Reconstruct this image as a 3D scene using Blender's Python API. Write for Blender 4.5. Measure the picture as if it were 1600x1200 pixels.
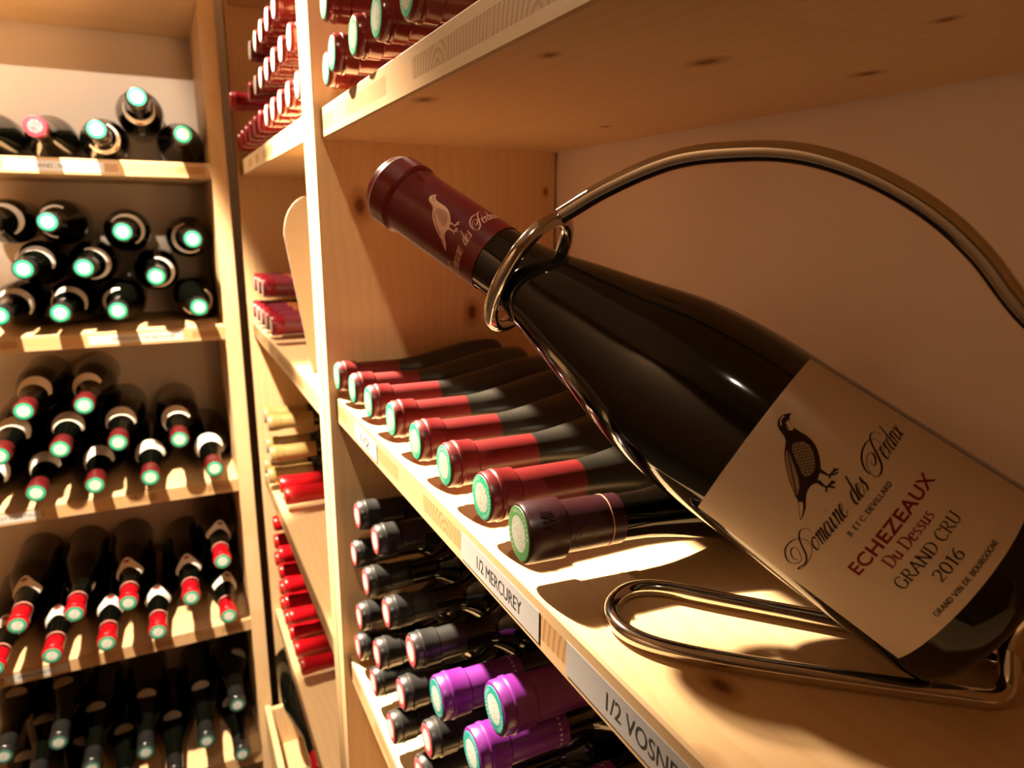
import bpy, math, random
from mathutils import Vector, Matrix, Quaternion

random.seed(7)
for o in list(bpy.data.objects):
    bpy.data.objects.remove(o, do_unlink=True)
SC = bpy.context.scene
COL = SC.collection

# ------------------------------------------------------------------ camera
CAM_POS = Vector((0.69276, -0.13729, 0.17277))
RIGHT = Vector((0.44389, 0.89607, 0.00574))
UP = Vector((-0.20545, 0.09554, 0.97399))
FWD = Vector((-0.87221, 0.43352, -0.22651))
cam = bpy.data.cameras.new('camera')
cam.sensor_width = 36.0
cam.lens = 1083.31 / 1600.0 * 36.0
cam.clip_start = 0.01
cam.dof.use_dof = True
cam.dof.focus_distance = 0.335
cam.dof.aperture_fstop = 13.0
camo = bpy.data.objects.new('camera', cam)
COL.objects.link(camo)
m = Matrix(((RIGHT.x, UP.x, -FWD.x), (RIGHT.y, UP.y, -FWD.y), (RIGHT.z, UP.z, -FWD.z))).to_4x4()
m.translation = CAM_POS
camo.matrix_world = m
SC.camera = camo

# ------------------------------------------------------------------ world, lamps, exposure
w = bpy.data.worlds.new('world')
SC.world = w
w.use_nodes = True
w.node_tree.nodes['Background'].inputs[0].default_value = (1.0, 0.72, 0.48, 1)
w.node_tree.nodes['Background'].inputs[1].default_value = 0.02
SC.view_settings.view_transform = 'Standard'
SC.view_settings.look = 'None'
SC.view_settings.gamma = 1.0
SC.view_settings.exposure = 0.5
SC.view_settings.use_curve_mapping = False


def spot(loc, target, power, size, blend=0.35, radius=0.022, color=(1.0, 0.79, 0.56)):
    d = bpy.data.lights.new('ceiling_or_fill_spot', 'SPOT')
    d.energy = power
    d.color = color
    d.spot_size = math.radians(size)
    d.spot_blend = blend
    d.shadow_soft_size = radius
    o = bpy.data.objects.new('ceiling_or_fill_spot', d)
    o.location = loc
    o.rotation_euler = (Vector(target) - Vector(loc)).to_track_quat('-Z', 'Y').to_euler()
    COL.objects.link(o)


spot((-0.80, -0.395, 1.22), (0.03, 0.02, 0.07), 1600, 26, 0.9)      # narrow beam on the half bottles
spot((-0.80, -0.43, 1.28), (-0.05, 0.02, -0.30), 85, 72, 0.6)       # corner rack and lower shelves
spot((-0.06, -0.43, 1.30), (-0.70, -0.35, -0.10), 400, 32, 0.2)     # left rack
spot((1.20, -0.37, 1.30), (0.10, 0.05, 0.10), 24, 26, 0.5)
spot((0.70, -0.95, 1.36), (0.70, -1.60, 0.30), 55, 110, 0.5)        # added fill with no known source: bounces off the opposite wall
spot((2.20, -0.50, 1.30), (-1.00, -0.34, 0.36), 230, 12, 0.5)       # far lamp along the aisle


# ------------------------------------------------------------------ helpers
def put(name, me, mats, parent=None):
    o = bpy.data.objects.new(name, me)
    if mats is not None:
        for mt in () if len(me.materials) else (mats if isinstance(mats, (list, tuple)) else [mats]):
            me.materials.append(mt)
    COL.objects.link(o)
    if parent:
        o.parent = parent
    return o


def tag(o, label=None, cat=None, group=None, kind=None):
    for k, v in (('label', label), ('category', cat), ('group', group), ('kind', kind)):
        if v:
            o[k] = v
    return o


def empty(name, loc=(0, 0, 0)):
    o = bpy.data.objects.new(name, None)
    o.empty_display_size = 0.05
    o.location = loc
    COL.objects.link(o)
    return o


def mesh(name, v, f, mi=None, smooth=False):
    me = bpy.data.meshes.new(name)
    me.from_pydata([tuple(p) for p in v], [], f)
    if mi:
        me.polygons.foreach_set('material_index', mi)
    if smooth:
        me.polygons.foreach_set('use_smooth', [True] * len(me.polygons))
    me.update()
    return me


def lathe(name, prof, seg=40, mi=None):
    """prof: (s, r) pairs from one end to the other; r=0 ends close on a point."""
    v, f, mats = [], [], []
    rings = []
    for s, r in prof:
        if r < 1e-6:
            rings.append([len(v)])
            v.append((0, 0, s))
        else:
            rings.append(list(range(len(v), len(v) + seg)))
            for i in range(seg):
                t = 2 * math.pi * i / seg
                v.append((r * math.cos(t), r * math.sin(t), s))
    for k in range(len(rings) - 1):
        A, B = rings[k], rings[k + 1]
        for i in range(seg):
            j = (i + 1) % seg
            if len(A) == 1:
                f.append((A[0], B[j], B[i]))
            elif len(B) == 1:
                f.append((A[i], A[j], B[0]))
            else:
                f.append((A[i], A[j], B[j], B[i]))
            mats.append(mi[k] if mi else 0)
    me = mesh(name, v, f, mats, True)
    return me


def sharp(me, deg=32):
    try:
        me.set_sharp_from_angle(angle=math.radians(deg))
    except Exception:
        pass
    return me


def box(name, x0, x1, y0, y1, z0, z1, bev=0.0012):
    """A board with small chamfered edges; UV: u along the longest side, v across thickness, for the edge material."""
    cx, cy, cz = (x0 + x1) / 2, (y0 + y1) / 2, (z0 + z1) / 2
    h = ((x1 - x0) / 2, (y1 - y0) / 2, (z1 - z0) / 2)
    v, idx = [], {}
    for sx in (-1, 1):
        for sy in (-1, 1):
            for sz in (-1, 1):
                for ax in range(3):
                    p = [sx * (h[0] - bev), sy * (h[1] - bev), sz * (h[2] - bev)]
                    p[ax] = (sx, sy, sz)[ax] * h[ax]
                    idx[(sx, sy, sz, ax)] = len(v)
                    v.append((p[0] + cx, p[1] + cy, p[2] + cz))
    f = []

    def quad(a, b, c, d):
        f.append((idx[a], idx[b], idx[c], idx[d]))
    for ax in range(3):
        o = [i for i in range(3) if i != ax]
        for s in (-1, 1):
            q = []
            for a, b in ((-1, -1), (1, -1), (1, 1), (-1, 1)):
                k = [0, 0, 0]
                k[ax] = s
                k[o[0]] = a
                k[o[1]] = b
                q.append((*k, ax))
            quad(*q)
        for a in (-1, 1):
            for b in (-1, 1):
                k0 = [0, 0, 0]
                k1 = [0, 0, 0]
                k0[o[0]] = k1[o[0]] = a
                k0[o[1]] = k1[o[1]] = b
                k0[ax], k1[ax] = -1, 1
                quad((*k0, o[0]), (*k1, o[0]), (*k1, o[1]), (*k0, o[1]))
    for sx in (-1, 1):
        for sy in (-1, 1):
            for sz in (-1, 1):
                f.append(tuple(idx[(sx, sy, sz, a)] for a in range(3)))
    me = mesh(name, v, f)
    import bmesh
    bm = bmesh.new()
    bm.from_mesh(me)
    bmesh.ops.recalc_face_normals(bm, faces=bm.faces)
    uv = bm.loops.layers.uv.new('UVMap')
    for fc in bm.faces:
        for lp in fc.loops:
            c = lp.vert.co
            lp[uv].uv = (c.x + c.y, (c.z - z0) / (z1 - z0))
    bm.to_mesh(me)
    bm.free()
    return me


def front_slot(me, axis, sign, slot=1):
    for p in me.polygons:
        if p.normal[axis] * sign > 0.5:
            p.material_index = slot


def spline(pts, n=8, closed=False):
    P = [Vector(p) for p in pts]
    out = []
    N = len(P)
    rng = N if closed else N - 1
    for i in range(rng):
        p0 = P[(i - 1) % N] if closed or i > 0 else P[0] * 2 - P[1]
        p1 = P[i]
        p2 = P[(i + 1) % N]
        p3 = P[(i + 2) % N] if closed or i + 2 < N else P[-1] * 2 - P[-2]
        for k in range(n):
            t = k / n
            out.append(0.5 * ((2 * p1) + (p2 - p0) * t + (2 * p0 - 5 * p1 + 4 * p2 - p3) * t * t + (3 * p1 - p0 - 3 * p2 + p3) * t ** 3))
    if not closed:
        out.append(P[-1].copy())
    return out


def tube(name, path, rad, seg=18, closed=False, caps=True):
    n = len(path)
    v, f = [], []
    T = []
    for i in range(n):
        a = path[(i - 1) % n] if closed or i > 0 else path[i]
        b = path[(i + 1) % n] if closed or i < n - 1 else path[i]
        T.append((b - a).normalized())
    N = T[0].orthogonal().normalized()
    for i in range(n):
        if i:
            q = T[i - 1].rotation_difference(T[i])
            N = (q @ N)
            N = (N - T[i] * N.dot(T[i])).normalized()
        Bn = T[i].cross(N)
        r = rad[i] if isinstance(rad, (list, tuple)) else rad
        for k in range(seg):
            t = 2 * math.pi * k / seg
            v.append(path[i] + (N * math.cos(t) + Bn * math.sin(t)) * r)
    off = 0
    if closed:
        q0 = v[:seg]
        d = (v[(n - 1) * seg] - path[n - 1])
        best = min(range(seg), key=lambda k: (q0[k] - path[0] - d).length)
        off = best
    for i in range(n if closed else n - 1):
        j = (i + 1) % n
        o2 = off if (closed and i == n - 1) else 0
        for k in range(seg):
            l = (k + 1) % seg
            f.append((i * seg + k, i * seg + l, j * seg + (l + o2) % seg, j * seg + (k + o2) % seg))
    if caps and not closed:
        f.append(tuple(range(seg - 1, -1, -1)))
        f.append(tuple(range((n - 1) * seg, n * seg)))
    return sharp(mesh(name, v, f, None, True), 50)


# ------------------------------------------------------------------ materials
class NT:
    def __init__(s, name):
        s.m = bpy.data.materials.new(name)
        s.m.use_nodes = True
        s.t = s.m.node_tree
        s.b = s.t.nodes['Principled BSDF']

    def n(s, typ, **kw):
        nd = s.t.nodes.new(typ)
        for k, v in kw.items():
            if k.startswith('i_'):
                nd.inputs[int(k[2:]) if k[2:].isdigit() else k[2:]].default_value = v
            else:
                setattr(nd, k, v)
        return nd

    def l(s, a, b):
        s.t.links.new(a, b)

    def math(s, op, a, b=None, clamp=False):
        nd = s.t.nodes.new('ShaderNodeMath')
        nd.operation = op
        nd.use_clamp = clamp
        for i, q in enumerate((a, b)):
            if q is None:
                continue
            if isinstance(q, (int, float)):
                nd.inputs[i].default_value = q
            else:
                s.l(q, nd.inputs[i])
        return nd.outputs[0]

    def mix(s, fac, a, b, blend='MIX'):
        nd = s.t.nodes.new('ShaderNodeMix')
        nd.data_type = 'RGBA'
        nd.blend_type = blend
        for i, q in ((0, fac), (6, a), (7, b)):
            if isinstance(q, (int, float)):
                nd.inputs[i].default_value = q
            elif isinstance(q, tuple):
                nd.inputs[i].default_value = (*q, 1) if len(q) == 3 else q
            else:
                s.l(q, nd.inputs[i])
        return nd.outputs[2]

    def ramp(s, fac, stops):
        nd = s.t.nodes.new('ShaderNodeValToRGB')
        e = nd.color_ramp.elements
        while len(e) > 1:
            e.remove(e[-1])
        e[0].position = stops[0][0]
        e[0].color = (*stops[0][1], 1)
        for p, c in stops[1:]:
            q = e.new(p)
            q.color = (*c, 1)
        s.l(fac, nd.inputs[0])
        return nd.outputs[0]


def plain(name, col, rough=0.5, metal=0.0, spec=0.5, coat=0.0):
    t = NT(name)
    t.b.inputs['Base Color'].default_value = (*col, 1)
    t.b.inputs['Roughness'].default_value = rough
    t.b.inputs['Metallic'].default_value = metal
    t.b.inputs['Specular IOR Level'].default_value = spec
    t.b.inputs['Coat Weight'].default_value = coat
    return t.m


PALE = (0.82, 0.60, 0.35)
MID = (0.68, 0.42, 0.18)
KNOT = (0.20, 0.075, 0.022)


def wood(name, grain, across, knots=(), strip=0.062, tint=1.0):
    """Glued pine board, world-space grain along axis `grain`, glued strips across axis `across`."""
    t = NT(name)
    geo = t.n('ShaderNodeNewGeometry')
    sep = t.n('ShaderNodeSeparateXYZ')
    t.l(geo.outputs['Position'], sep.inputs[0])
    ax = {'x': 0, 'y': 1, 'z': 2}
    g, a = sep.outputs[ax[grain]], sep.outputs[ax[across]]
    o = sep.outputs[3 - ax[grain] - ax[across]]
    strip_id = t.math('FLOOR', t.math('DIVIDE', a, strip))
    # soft distortion near the knots so that the grain flows round them
    nz = t.n('ShaderNodeTexNoise', i_Scale=5.0, i_Detail=2.0)
    cmb = t.n('ShaderNodeCombineXYZ')
    t.l(t.math('MULTIPLY', g, 0.55), cmb.inputs[0])
    t.l(a, cmb.inputs[1])
    t.l(t.math('ADD', o, t.math('MULTIPLY', strip_id, 3.7)), cmb.inputs[2])
    t.l(cmb.outputs[0], nz.inputs['Vector'])
    bend = t.math('MULTIPLY', t.math('SUBTRACT', nz.outputs[0], 0.5), 0.05)
    kmask = None
    kbend = None
    for (kx, ky, kz, kr) in knots:
        k = (kx, ky, kz)
        dg = t.math('MULTIPLY', t.math('SUBTRACT', g, k[ax[grain]]), 0.62)
        da = t.math('SUBTRACT', a, k[ax[across]])
        do = t.math('SUBTRACT', o, k[3 - ax[grain] - ax[across]])
        d = t.math('SQRT', t.math('ADD', t.math('ADD', t.math('MULTIPLY', dg, dg), t.math('MULTIPLY', da, da)), t.math('MULTIPLY', do, do)))
        mk = t.math('SUBTRACT', 1.0, t.math('DIVIDE', d, kr), True)
        kb = t.math('MULTIPLY', t.math('POWER', 2.718, t.math('MULTIPLY', t.math('DIVIDE', d, kr), -0.45)), kr * 1.6)
        kmask = mk if kmask is None else t.math('MAXIMUM', kmask, mk)
        kbend = kb if kbend is None else t.math('ADD', kbend, kb)
    ac = t.math('ADD', a, bend)
    if kbend is not None:
        ac = t.math('ADD', ac, kbend)
    wv = t.n('ShaderNodeTexWave', wave_type='BANDS', bands_direction='X', wave_profile='SAW')
    wv.inputs['Scale'].default_value = 26.0
    wv.inputs['Distortion'].default_value = 3.0
    wv.inputs['Detail'].default_value = 1.0
    wv.inputs['Detail Scale'].default_value = 1.2
    c2 = t.n('ShaderNodeCombineXYZ')
    t.l(t.math('ADD', ac, t.math('MULTIPLY', strip_id, 0.0137)), c2.inputs[0])
    t.l(t.math('MULTIPLY', g, 0.04), c2.inputs[1])
    t.l(t.math('MULTIPLY', o, 0.3), c2.inputs[2])
    t.l(c2.outputs[0], wv.inputs['Vector'])
    fine = t.n('ShaderNodeTexNoise', i_Scale=1.0, i_Detail=3.0)
    c3 = t.n('ShaderNodeCombineXYZ')
    t.l(t.math('MULTIPLY', g, 14.0), c3.inputs[0])
    t.l(t.math('MULTIPLY', ac, 420.0), c3.inputs[1])
    t.l(t.math('MULTIPLY', o, 120.0), c3.inputs[2])
    t.l(c3.outputs[0], fine.inputs['Vector'])
    wn = t.n('ShaderNodeTexWhiteNoise', noise_dimensions='2D')
    c4 = t.n('ShaderNodeCombineXYZ')
    t.l(strip_id, c4.inputs[0])
    t.l(t.math('FLOOR', t.math('ADD', t.math('MULTIPLY', g, 1.3), t.math('MULTIPLY', strip_id, 0.37))), c4.inputs[1])
    t.l(c4.outputs[0], wn.inputs['Vector'])
    P = tuple(c * tint for c in PALE)
    M = tuple(c * tint for c in MID)
    ringf = t.math('MULTIPLY', t.math('POWER', wv.outputs['Fac'], 2.2), 0.42)
    col = t.mix(ringf, P, M)
    col = t.mix(t.math('MULTIPLY', fine.outputs[0], 0.35), col, M)
    col = t.mix(t.math('MULTIPLY', wn.outputs[0], 0.38), col, M)
    if kmask is not None:
        halo = t.math('MULTIPLY', t.math('POWER', kmask, 0.8), 2.2, True)
        col = t.mix(t.math('MULTIPLY', halo, 0.55), col, (0.42, 0.20, 0.07))
        core = t.math('MULTIPLY', t.math('SUBTRACT', kmask, 0.45), 3.2, True)
        col = t.mix(core, col, KNOT)
    t.l(col, t.b.inputs['Base Color'])
    t.b.inputs['Roughness'].default_value = 0.48
    t.b.inputs['Specular IOR Level'].default_value = 0.35
    bp = t.n('ShaderNodeBump', i_Strength=0.12, i_Distance=0.0006)
    t.l(fine.outputs[0], bp.inputs['Height'])
    t.l(bp.outputs[0], t.b.inputs['Normal'])
    return t.m


def edge_wood(name, block=0.045, k=1.0):
    """Front edge of a three-layer board: pale outer layers, core of end-grain blocks (u along, v through)."""
    t = NT(name)
    uv = t.n('ShaderNodeUVMap')
    sep = t.n('ShaderNodeSeparateXYZ')
    t.l(uv.outputs[0], sep.inputs[0])
    u, v = sep.outputs[0], sep.outputs[1]
    bid = t.math('FLOOR', t.math('DIVIDE', u, block))
    wn = t.n('ShaderNodeTexWhiteNoise', noise_dimensions='1D')
    t.l(bid, wn.inputs['W'])
    # end-grain rings, different centre and pitch per block
    loc = t.math('FRACT', t.math('DIVIDE', u, block))
    cx = t.math('MULTIPLY', t.math('SUBTRACT', loc, t.math('MULTIPLY', t.math('SUBTRACT', wn.outputs[0], 0.2), 2.2)), 1.7)
    cy = t.math('MULTIPLY', t.math('SUBTRACT', v, 0.2), 0.75)
    d = t.math('SQRT', t.math('ADD', t.math('MULTIPLY', cx, cx), t.math('MULTIPLY', cy, cy)))
    rings = t.math('ABSOLUTE', t.math('SINE', t.math('MULTIPLY', d, t.math('ADD', 16.0, t.math('MULTIPLY', wn.outputs[0], 10.0)))))
    rings = t.math('POWER', rings, 0.6)
    dark = t.mix(rings, (0.19, 0.085, 0.03), (0.46, 0.27, 0.115))
    isdark = t.math('GREATER_THAN', wn.outputs[0], 0.42)
    core = t.mix(t.math('MULTIPLY', isdark, 0.85), (0.58, 0.36, 0.17), dark)
    band = t.math('MULTIPLY', t.math('GREATER_THAN', v, 0.27), t.math('LESS_THAN', v, 0.73))
    nz = t.n('ShaderNodeTexNoise', i_Scale=1.0, i_Detail=2.0)
    c = t.n('ShaderNodeCombineXYZ')
    t.l(t.math('MULTIPLY', u, 20.0), c.inputs[0])
    t.l(t.math('MULTIPLY', v, 16.0), c.inputs[1])
    t.l(c.outputs[0], nz.inputs['Vector'])
    outer = t.mix(t.math('MULTIPLY', nz.outputs[0], 0.5), (0.58, 0.40, 0.22), (0.47, 0.28, 0.12))  # edge colours darkened to hold back the strong light on front faces
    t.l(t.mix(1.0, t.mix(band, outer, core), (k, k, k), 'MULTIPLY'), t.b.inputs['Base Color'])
    t.b.inputs['Roughness'].default_value = 0.5
    t.b.inputs['Specular IOR Level'].default_value = 0.3
    return t.m


def seal_mat(name, ring, mid, rad, mark=(0.15, 0.17, 0.14), ticks=True):
    """Flat print of the tax seal on top of a capsule: coloured ring, pale centre, fine concentric print."""
    t = NT(name)
    tc = t.n('ShaderNodeTexCoord')
    sep = t.n('ShaderNodeSeparateXYZ')
    t.l(tc.outputs['Object'], sep.inputs[0])
    x, y = sep.outputs[0], sep.outputs[1]
    r = t.math('DIVIDE', t.math('SQRT', t.math('ADD', t.math('MULTIPLY', x, x), t.math('MULTIPLY', y, y))), rad)
    ang = t.math('ARCTAN2', y, x)
    nz = t.n('ShaderNodeTexNoise', i_Scale=420.0, i_Detail=2.0)
    t.l(tc.outputs['Object'], nz.inputs['Vector'])
    centre = t.mix(t.math('MULTIPLY', t.math('GREATER_THAN', nz.outputs[0], 0.53), 0.45), mid, mark)
    lines = t.math('MULTIPLY', t.math('GREATER_THAN', t.math('SINE', t.math('MULTIPLY', r, 46.0)), 0.72), 0.6)
    centre = t.mix(lines, centre, mark)
    rim = t.math('GREATER_THAN', r, 0.66)
    col = t.mix(rim, centre, ring)
    if ticks:
        tk = t.math('MULTIPLY', t.math('GREATER_THAN', t.math('SINE', t.math('MULTIPLY', ang, 30.0)), 0.25), t.math('GREATER_THAN', t.math('SINE', t.math('MULTIPLY', ang, 1.5)), -0.1))
        inb = t.math('MULTIPLY', t.math('GREATER_THAN', r, 0.77), t.math('LESS_THAN', r, 0.90))
        col = t.mix(t.math('MULTIPLY', t.math('MULTIPLY', tk, inb), 0.75), col, mid)
    t.l(col, t.b.inputs['Base Color'])
    t.b.inputs['Roughness'].default_value = 0.45
    return t.m


def dusty(name, col, dust=(0.16, 0.13, 0.10), amount=0.35, rough=0.42):
    t = NT(name)
    tc = t.n('ShaderNodeTexCoord')
    nz = t.n('ShaderNodeTexNoise', i_Scale=38.0, i_Detail=5.0)
    t.l(tc.outputs['Object'], nz.inputs['Vector'])
    f = t.math('MULTIPLY', t.math('SUBTRACT', nz.outputs[0], 0.35, True), amount * 2)
    t.l(t.mix(f, col, dust), t.b.inputs['Base Color'])
    t.b.inputs['Roughness'].default_value = rough
    return t.m


def plaster(name, col):
    t = NT(name)
    geo = t.n('ShaderNodeNewGeometry')
    nz = t.n('ShaderNodeTexNoise', i_Scale=240.0, i_Detail=3.0)
    t.l(geo.outputs['Position'], nz.inputs['Vector'])
    big = t.n('ShaderNodeTexNoise', i_Scale=6.0, i_Detail=3.0)
    t.l(geo.outputs['Position'], big.inputs['Vector'])
    t.l(t.mix(t.math('MULTIPLY', big.outputs[0], 0.25), col, tuple(c * 0.88 for c in col)), t.b.inputs['Base Color'])
    t.b.inputs['Roughness'].default_value = 0.9
    t.b.inputs['Specular IOR Level'].default_value = 0.15
    bp = t.n('ShaderNodeBump', i_Strength=0.08, i_Distance=0.001)
    t.l(nz.outputs[0], bp.inputs['Height'])
    t.l(bp.outputs[0], t.b.inputs['Normal'])
    return t.m


M = {}
UNDER_KNOTS = [(.414, .104, .248, .010), (.391, .031, .248, .006), (.432, .194, .248, .008), (.51, .135, .248, .005), (.25, .02, .248, .010), (.20, .19, .248, .006)]
M['wood_top'] = wood('pine_upper_shelf', 'x', 'y', UNDER_KNOTS)
M['wood_main'] = wood('pine_middle_shelf', 'x', 'y', [(.520, .039, 0, .0075), (.548, .008, -.005, .008), (.434, .006, -.004, .004)], strip=0.075)
M['wood_x'] = wood('pine_along', 'x', 'y')
M['wood_y'] = wood('pine_left_shelf', 'y', 'x')
M['wood_div'] = wood('pine_divider', 'z', 'y', [(0, .040, .188, .013), (0, .158, .078, .012), (0, .247, .206, .005), (0, .12, -.16, .010)])
M['wood_z'] = wood('pine_upright', 'z', 'x', [(-.707, -.03, .40, .009), (-.707, -.03, -.12, .006), (-.707, -.035, -.55, .007)])
M['edge'] = edge_wood('pine_edge_end_grain')
M['edge_dim'] = edge_wood('pine_edge_dimmed', 0.055, 0.78)  # same edge wood, colour dimmed further to offset the beam on this rack
M['front'] = wood('pine_upright_front', 'z', 'x', strip=0.009)
M['wall'] = plaster('pale_plaster', (0.88, 0.78, 0.71))
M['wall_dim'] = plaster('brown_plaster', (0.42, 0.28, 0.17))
M['ceil'] = plaster('ceiling_plaster', (0.66, 0.58, 0.50))
M['floor'] = plaster('stone_floor', (0.16, 0.12, 0.09))
M['glass'] = plain('dark_bottle_glass', (0.002, 0.0022, 0.0016), 0.06, spec=0.55)
M['glass_far'] = plain('dark_bottle_glass_rack', (0.0025, 0.003, 0.002), 0.09, spec=0.5)
M['glass_dusty'] = dusty('dusty_green_glass', (0.007, 0.0065, 0.004), (0.05, 0.044, 0.032), 0.18, 0.33)
M['steel'] = plain('stainless_steel', (0.62, 0.58, 0.53), 0.11, 1.0)
M['paper'] = plain('cream_label_paper', (0.70, 0.60, 0.49), 0.65, spec=0.2)
M['ink'] = plain('black_ink', (0.030, 0.014, 0.010), 0.6, spec=0.2)
M['red_ink'] = plain('red_ink', (0.22, 0.010, 0.012), 0.6, spec=0.2)
M['gold_ink'] = plain('gold_foil_print', (0.62, 0.34, 0.22), 0.42, 0.35)
M['feather'] = plain('feather_grey_ink', (0.36, 0.28, 0.20), 0.6, spec=0.2)
M['cap_hero'] = plain('wine_red_capsule', (0.105, 0.004, 0.006), 0.30, spec=0.5)
M['cap_red'] = plain('satin_red_capsule', (0.105, 0.006, 0.007), 0.34)
M['cap_brown'] = plain('maroon_capsule', (0.13, 0.012, 0.010), 0.20)
M['cap_plum'] = plain('dark_plum_capsule', (0.026, 0.005, 0.008), 0.32)
M['cap_black'] = plain('black_capsule', (0.014, 0.014, 0.014), 0.30)
M['cap_purple'] = plain('purple_capsule', (0.095, 0.010, 0.125), 0.32)
M['cap_bright'] = plain('bright_red_foil', (0.46, 0.004, 0.010), 0.26)
M['cap_crimson'] = plain('crimson_foil', (0.27, 0.006, 0.018), 0.28)
M['cap_mauve'] = plain('mauve_foil', (0.19, 0.022, 0.042), 0.30)
M['cap_orange'] = plain('copper_band', (0.42, 0.11, 0.03), 0.35)
M['cap_gold'] = plain('ivory_gold_capsule', (0.36, 0.24, 0.085), 0.36)
M['pink_band'] = plain('pink_band', (0.70, 0.30, 0.24), 0.5)
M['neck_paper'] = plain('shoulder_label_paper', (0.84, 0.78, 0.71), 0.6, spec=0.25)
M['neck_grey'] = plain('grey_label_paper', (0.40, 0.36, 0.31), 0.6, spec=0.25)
M['red_spot'] = plain('red_emblem_ink', (0.30, 0.03, 0.03), 0.6)
M['tag_paper_dim'] = plain('label_paper_dimmed', (0.30, 0.285, 0.285), 0.7, spec=0.15)  # label paper darkened in colour to offset the beam on the right rack
M['tag_paper_lit'] = plain('label_paper_lit', (0.62, 0.60, 0.58), 0.7, spec=0.15)  # same label paper, brighter copy so the left labels look strongly lit
M['tag_ink'] = plain('label_ink', (0.03, 0.03, 0.03), 0.6, spec=0.2)
M['card'] = plain('beige_card', (0.30, 0.25, 0.20), 0.7, spec=0.2)
GREEN = (0.02, 0.30, 0.16)
CREAM = (0.38, 0.41, 0.34)
M['seal_green'] = seal_mat('green_seal', GREEN, CREAM, 0.0126)
M['seal_plum'] = seal_mat('dark_green_seal', (0.045, 0.15, 0.045), (0.30, 0.31, 0.25), 0.0135)
M['seal_pink'] = seal_mat('pink_seal', (0.40, 0.05, 0.06), (0.66, 0.50, 0.47), 0.0122, ticks=False)
M['seal_teal'] = seal_mat('teal_seal', (0.01, 0.17, 0.15), (0.31, 0.37, 0.36), 0.0135)
M['seal_pale'] = seal_mat('pale_seal', (0.60, 0.52, 0.46), (0.80, 0.76, 0.68), 0.0126, ticks=False)
M['seal_far'] = seal_mat('green_seal_rack', (0.02, 0.42, 0.25), (0.84, 0.92, 0.86), 0.0140, ticks=False)
M['seal_silver'] = seal_mat('silver_green_seal', (0.04, 0.16, 0.12), (0.62, 0.68, 0.66), 0.0140, ticks=False)
M['seal_red'] = seal_mat('red_seal', (0.55, 0.02, 0.05), (0.50, 0.015, 0.04), 0.0160, (0.85, 0.45, 0.45), ticks=False)

# ------------------------------------------------------------------ room
ZF, ZC = -1.262, 1.46


def shell(name, x0, x1, y0, y1, z0, z1, mat):
    tag(put(name, box(name, x0, x1, y0, y1, z0, z1, 0.001), mat), kind='structure')


shell('floor', -1.15, 2.75, -1.75, 0.40, ZF - 0.06, ZF, M['floor'])
shell('ceiling', -1.15, 2.75, -1.75, 0.40, ZC, ZC + 0.06, M['ceil'])
shell('wall_back', -1.00, 2.60, 0.262, 0.322, ZF, ZC, M['wall'])
shell('wall_left', -1.08, -1.002, -1.60, 0.322, ZF, ZC, M['wall'])
shell('wall_right', 2.60, 2.66, -1.60, 0.322, ZF, ZC, M['wall_dim'])
shell('wall_front', -1.00, 2.60, -1.66, -1.60, ZF, ZC, M['wall_dim'])

# ------------------------------------------------------------------ racks
T = 0.0268
E0 = 0.0062
DEP = 0.259
LV_R = [0.5498, 0.2748, 0.0, -0.2985, -0.615, -0.93]
LV_M = [0.570, 0.2800, -0.0165, -0.3270, -0.6380, -0.945]
LV_L = [0.5625, 0.2729, -0.0189, -0.3235, -0.6324, -0.955]
XR = 1.22
A = -0.7073


def board(name, b, mats, parent, axis=None, sign=-1):
    me = box(name, *b)
    if axis is not None:
        front_slot(me, axis, sign)
    return put(name, me, mats, parent)


rack = tag(empty('wine_rack', (0.6, 0.13, ZF)), 'pine rack whose middle shelf holds the tilted bottle and red half bottles', 'rack')
inv = Matrix.Translation((-0.6, -0.13, -ZF))


def adopt(o, inv):
    o.matrix_parent_inverse = inv
    return o


for x0, x1, mt in ((-0.0268, 0.0, 'wood_div'), (XR, XR + T, 'wood_div')):
    adopt(board('side_panel', (x0, x1, 0.0, DEP, ZF, 0.62), [M[mt], M['front']], rack, 1), inv)
for i, z in enumerate(LV_R):
    mt = M['wood_top'] if i == 1 else M['wood_main'] if i == 2 else M['wood_x']
    adopt(board('shelf', (0.0, XR, E0, DEP, z - T, z), [mt, M['edge_dim']], rack, 1), inv)

mrack = tag(empty('wine_rack', (-0.39, 0.13, ZF)), 'narrow pine corner rack holding red and gold capped bottles', 'rack')
minv = Matrix.Translation((0.39, -0.13, -ZF))
for x0, x1 in ((-0.0555, -0.0285), (-0.757, -0.730)):
    adopt(board('side_panel', (x0, x1, 0.0, DEP, ZF, 0.62), [M['wood_div'], M['front']], mrack, 1), minv)
for z in LV_M:
    adopt(board('shelf', (-0.730, -0.0555, E0, DEP, z - T, z), [M['wood_x'], M['edge']], mrack, 1), minv)

lrack = tag(empty('wine_rack', (A - 0.14, -0.5, ZF)), 'tall pine rack full of green sealed bottles with shoulder labels', 'rack')
linv = Matrix.Translation((-A + 0.14, 0.5, -ZF))
for y0, y1 in ((-0.0456, -0.0179), (-1.05, -1.022)):
    adopt(board('side_panel', (A - 0.285, A, y0, y1, ZF, 0.62), [M['wood_z'], M['front']], lrack, 0, 1), linv)
for z in LV_L:
    adopt(board('shelf', (A - 0.285, A - 0.001, -1.022, -0.0456, z - T, z), [M['wood_y'], M['edge']], lrack, 0, 1), linv)


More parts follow.
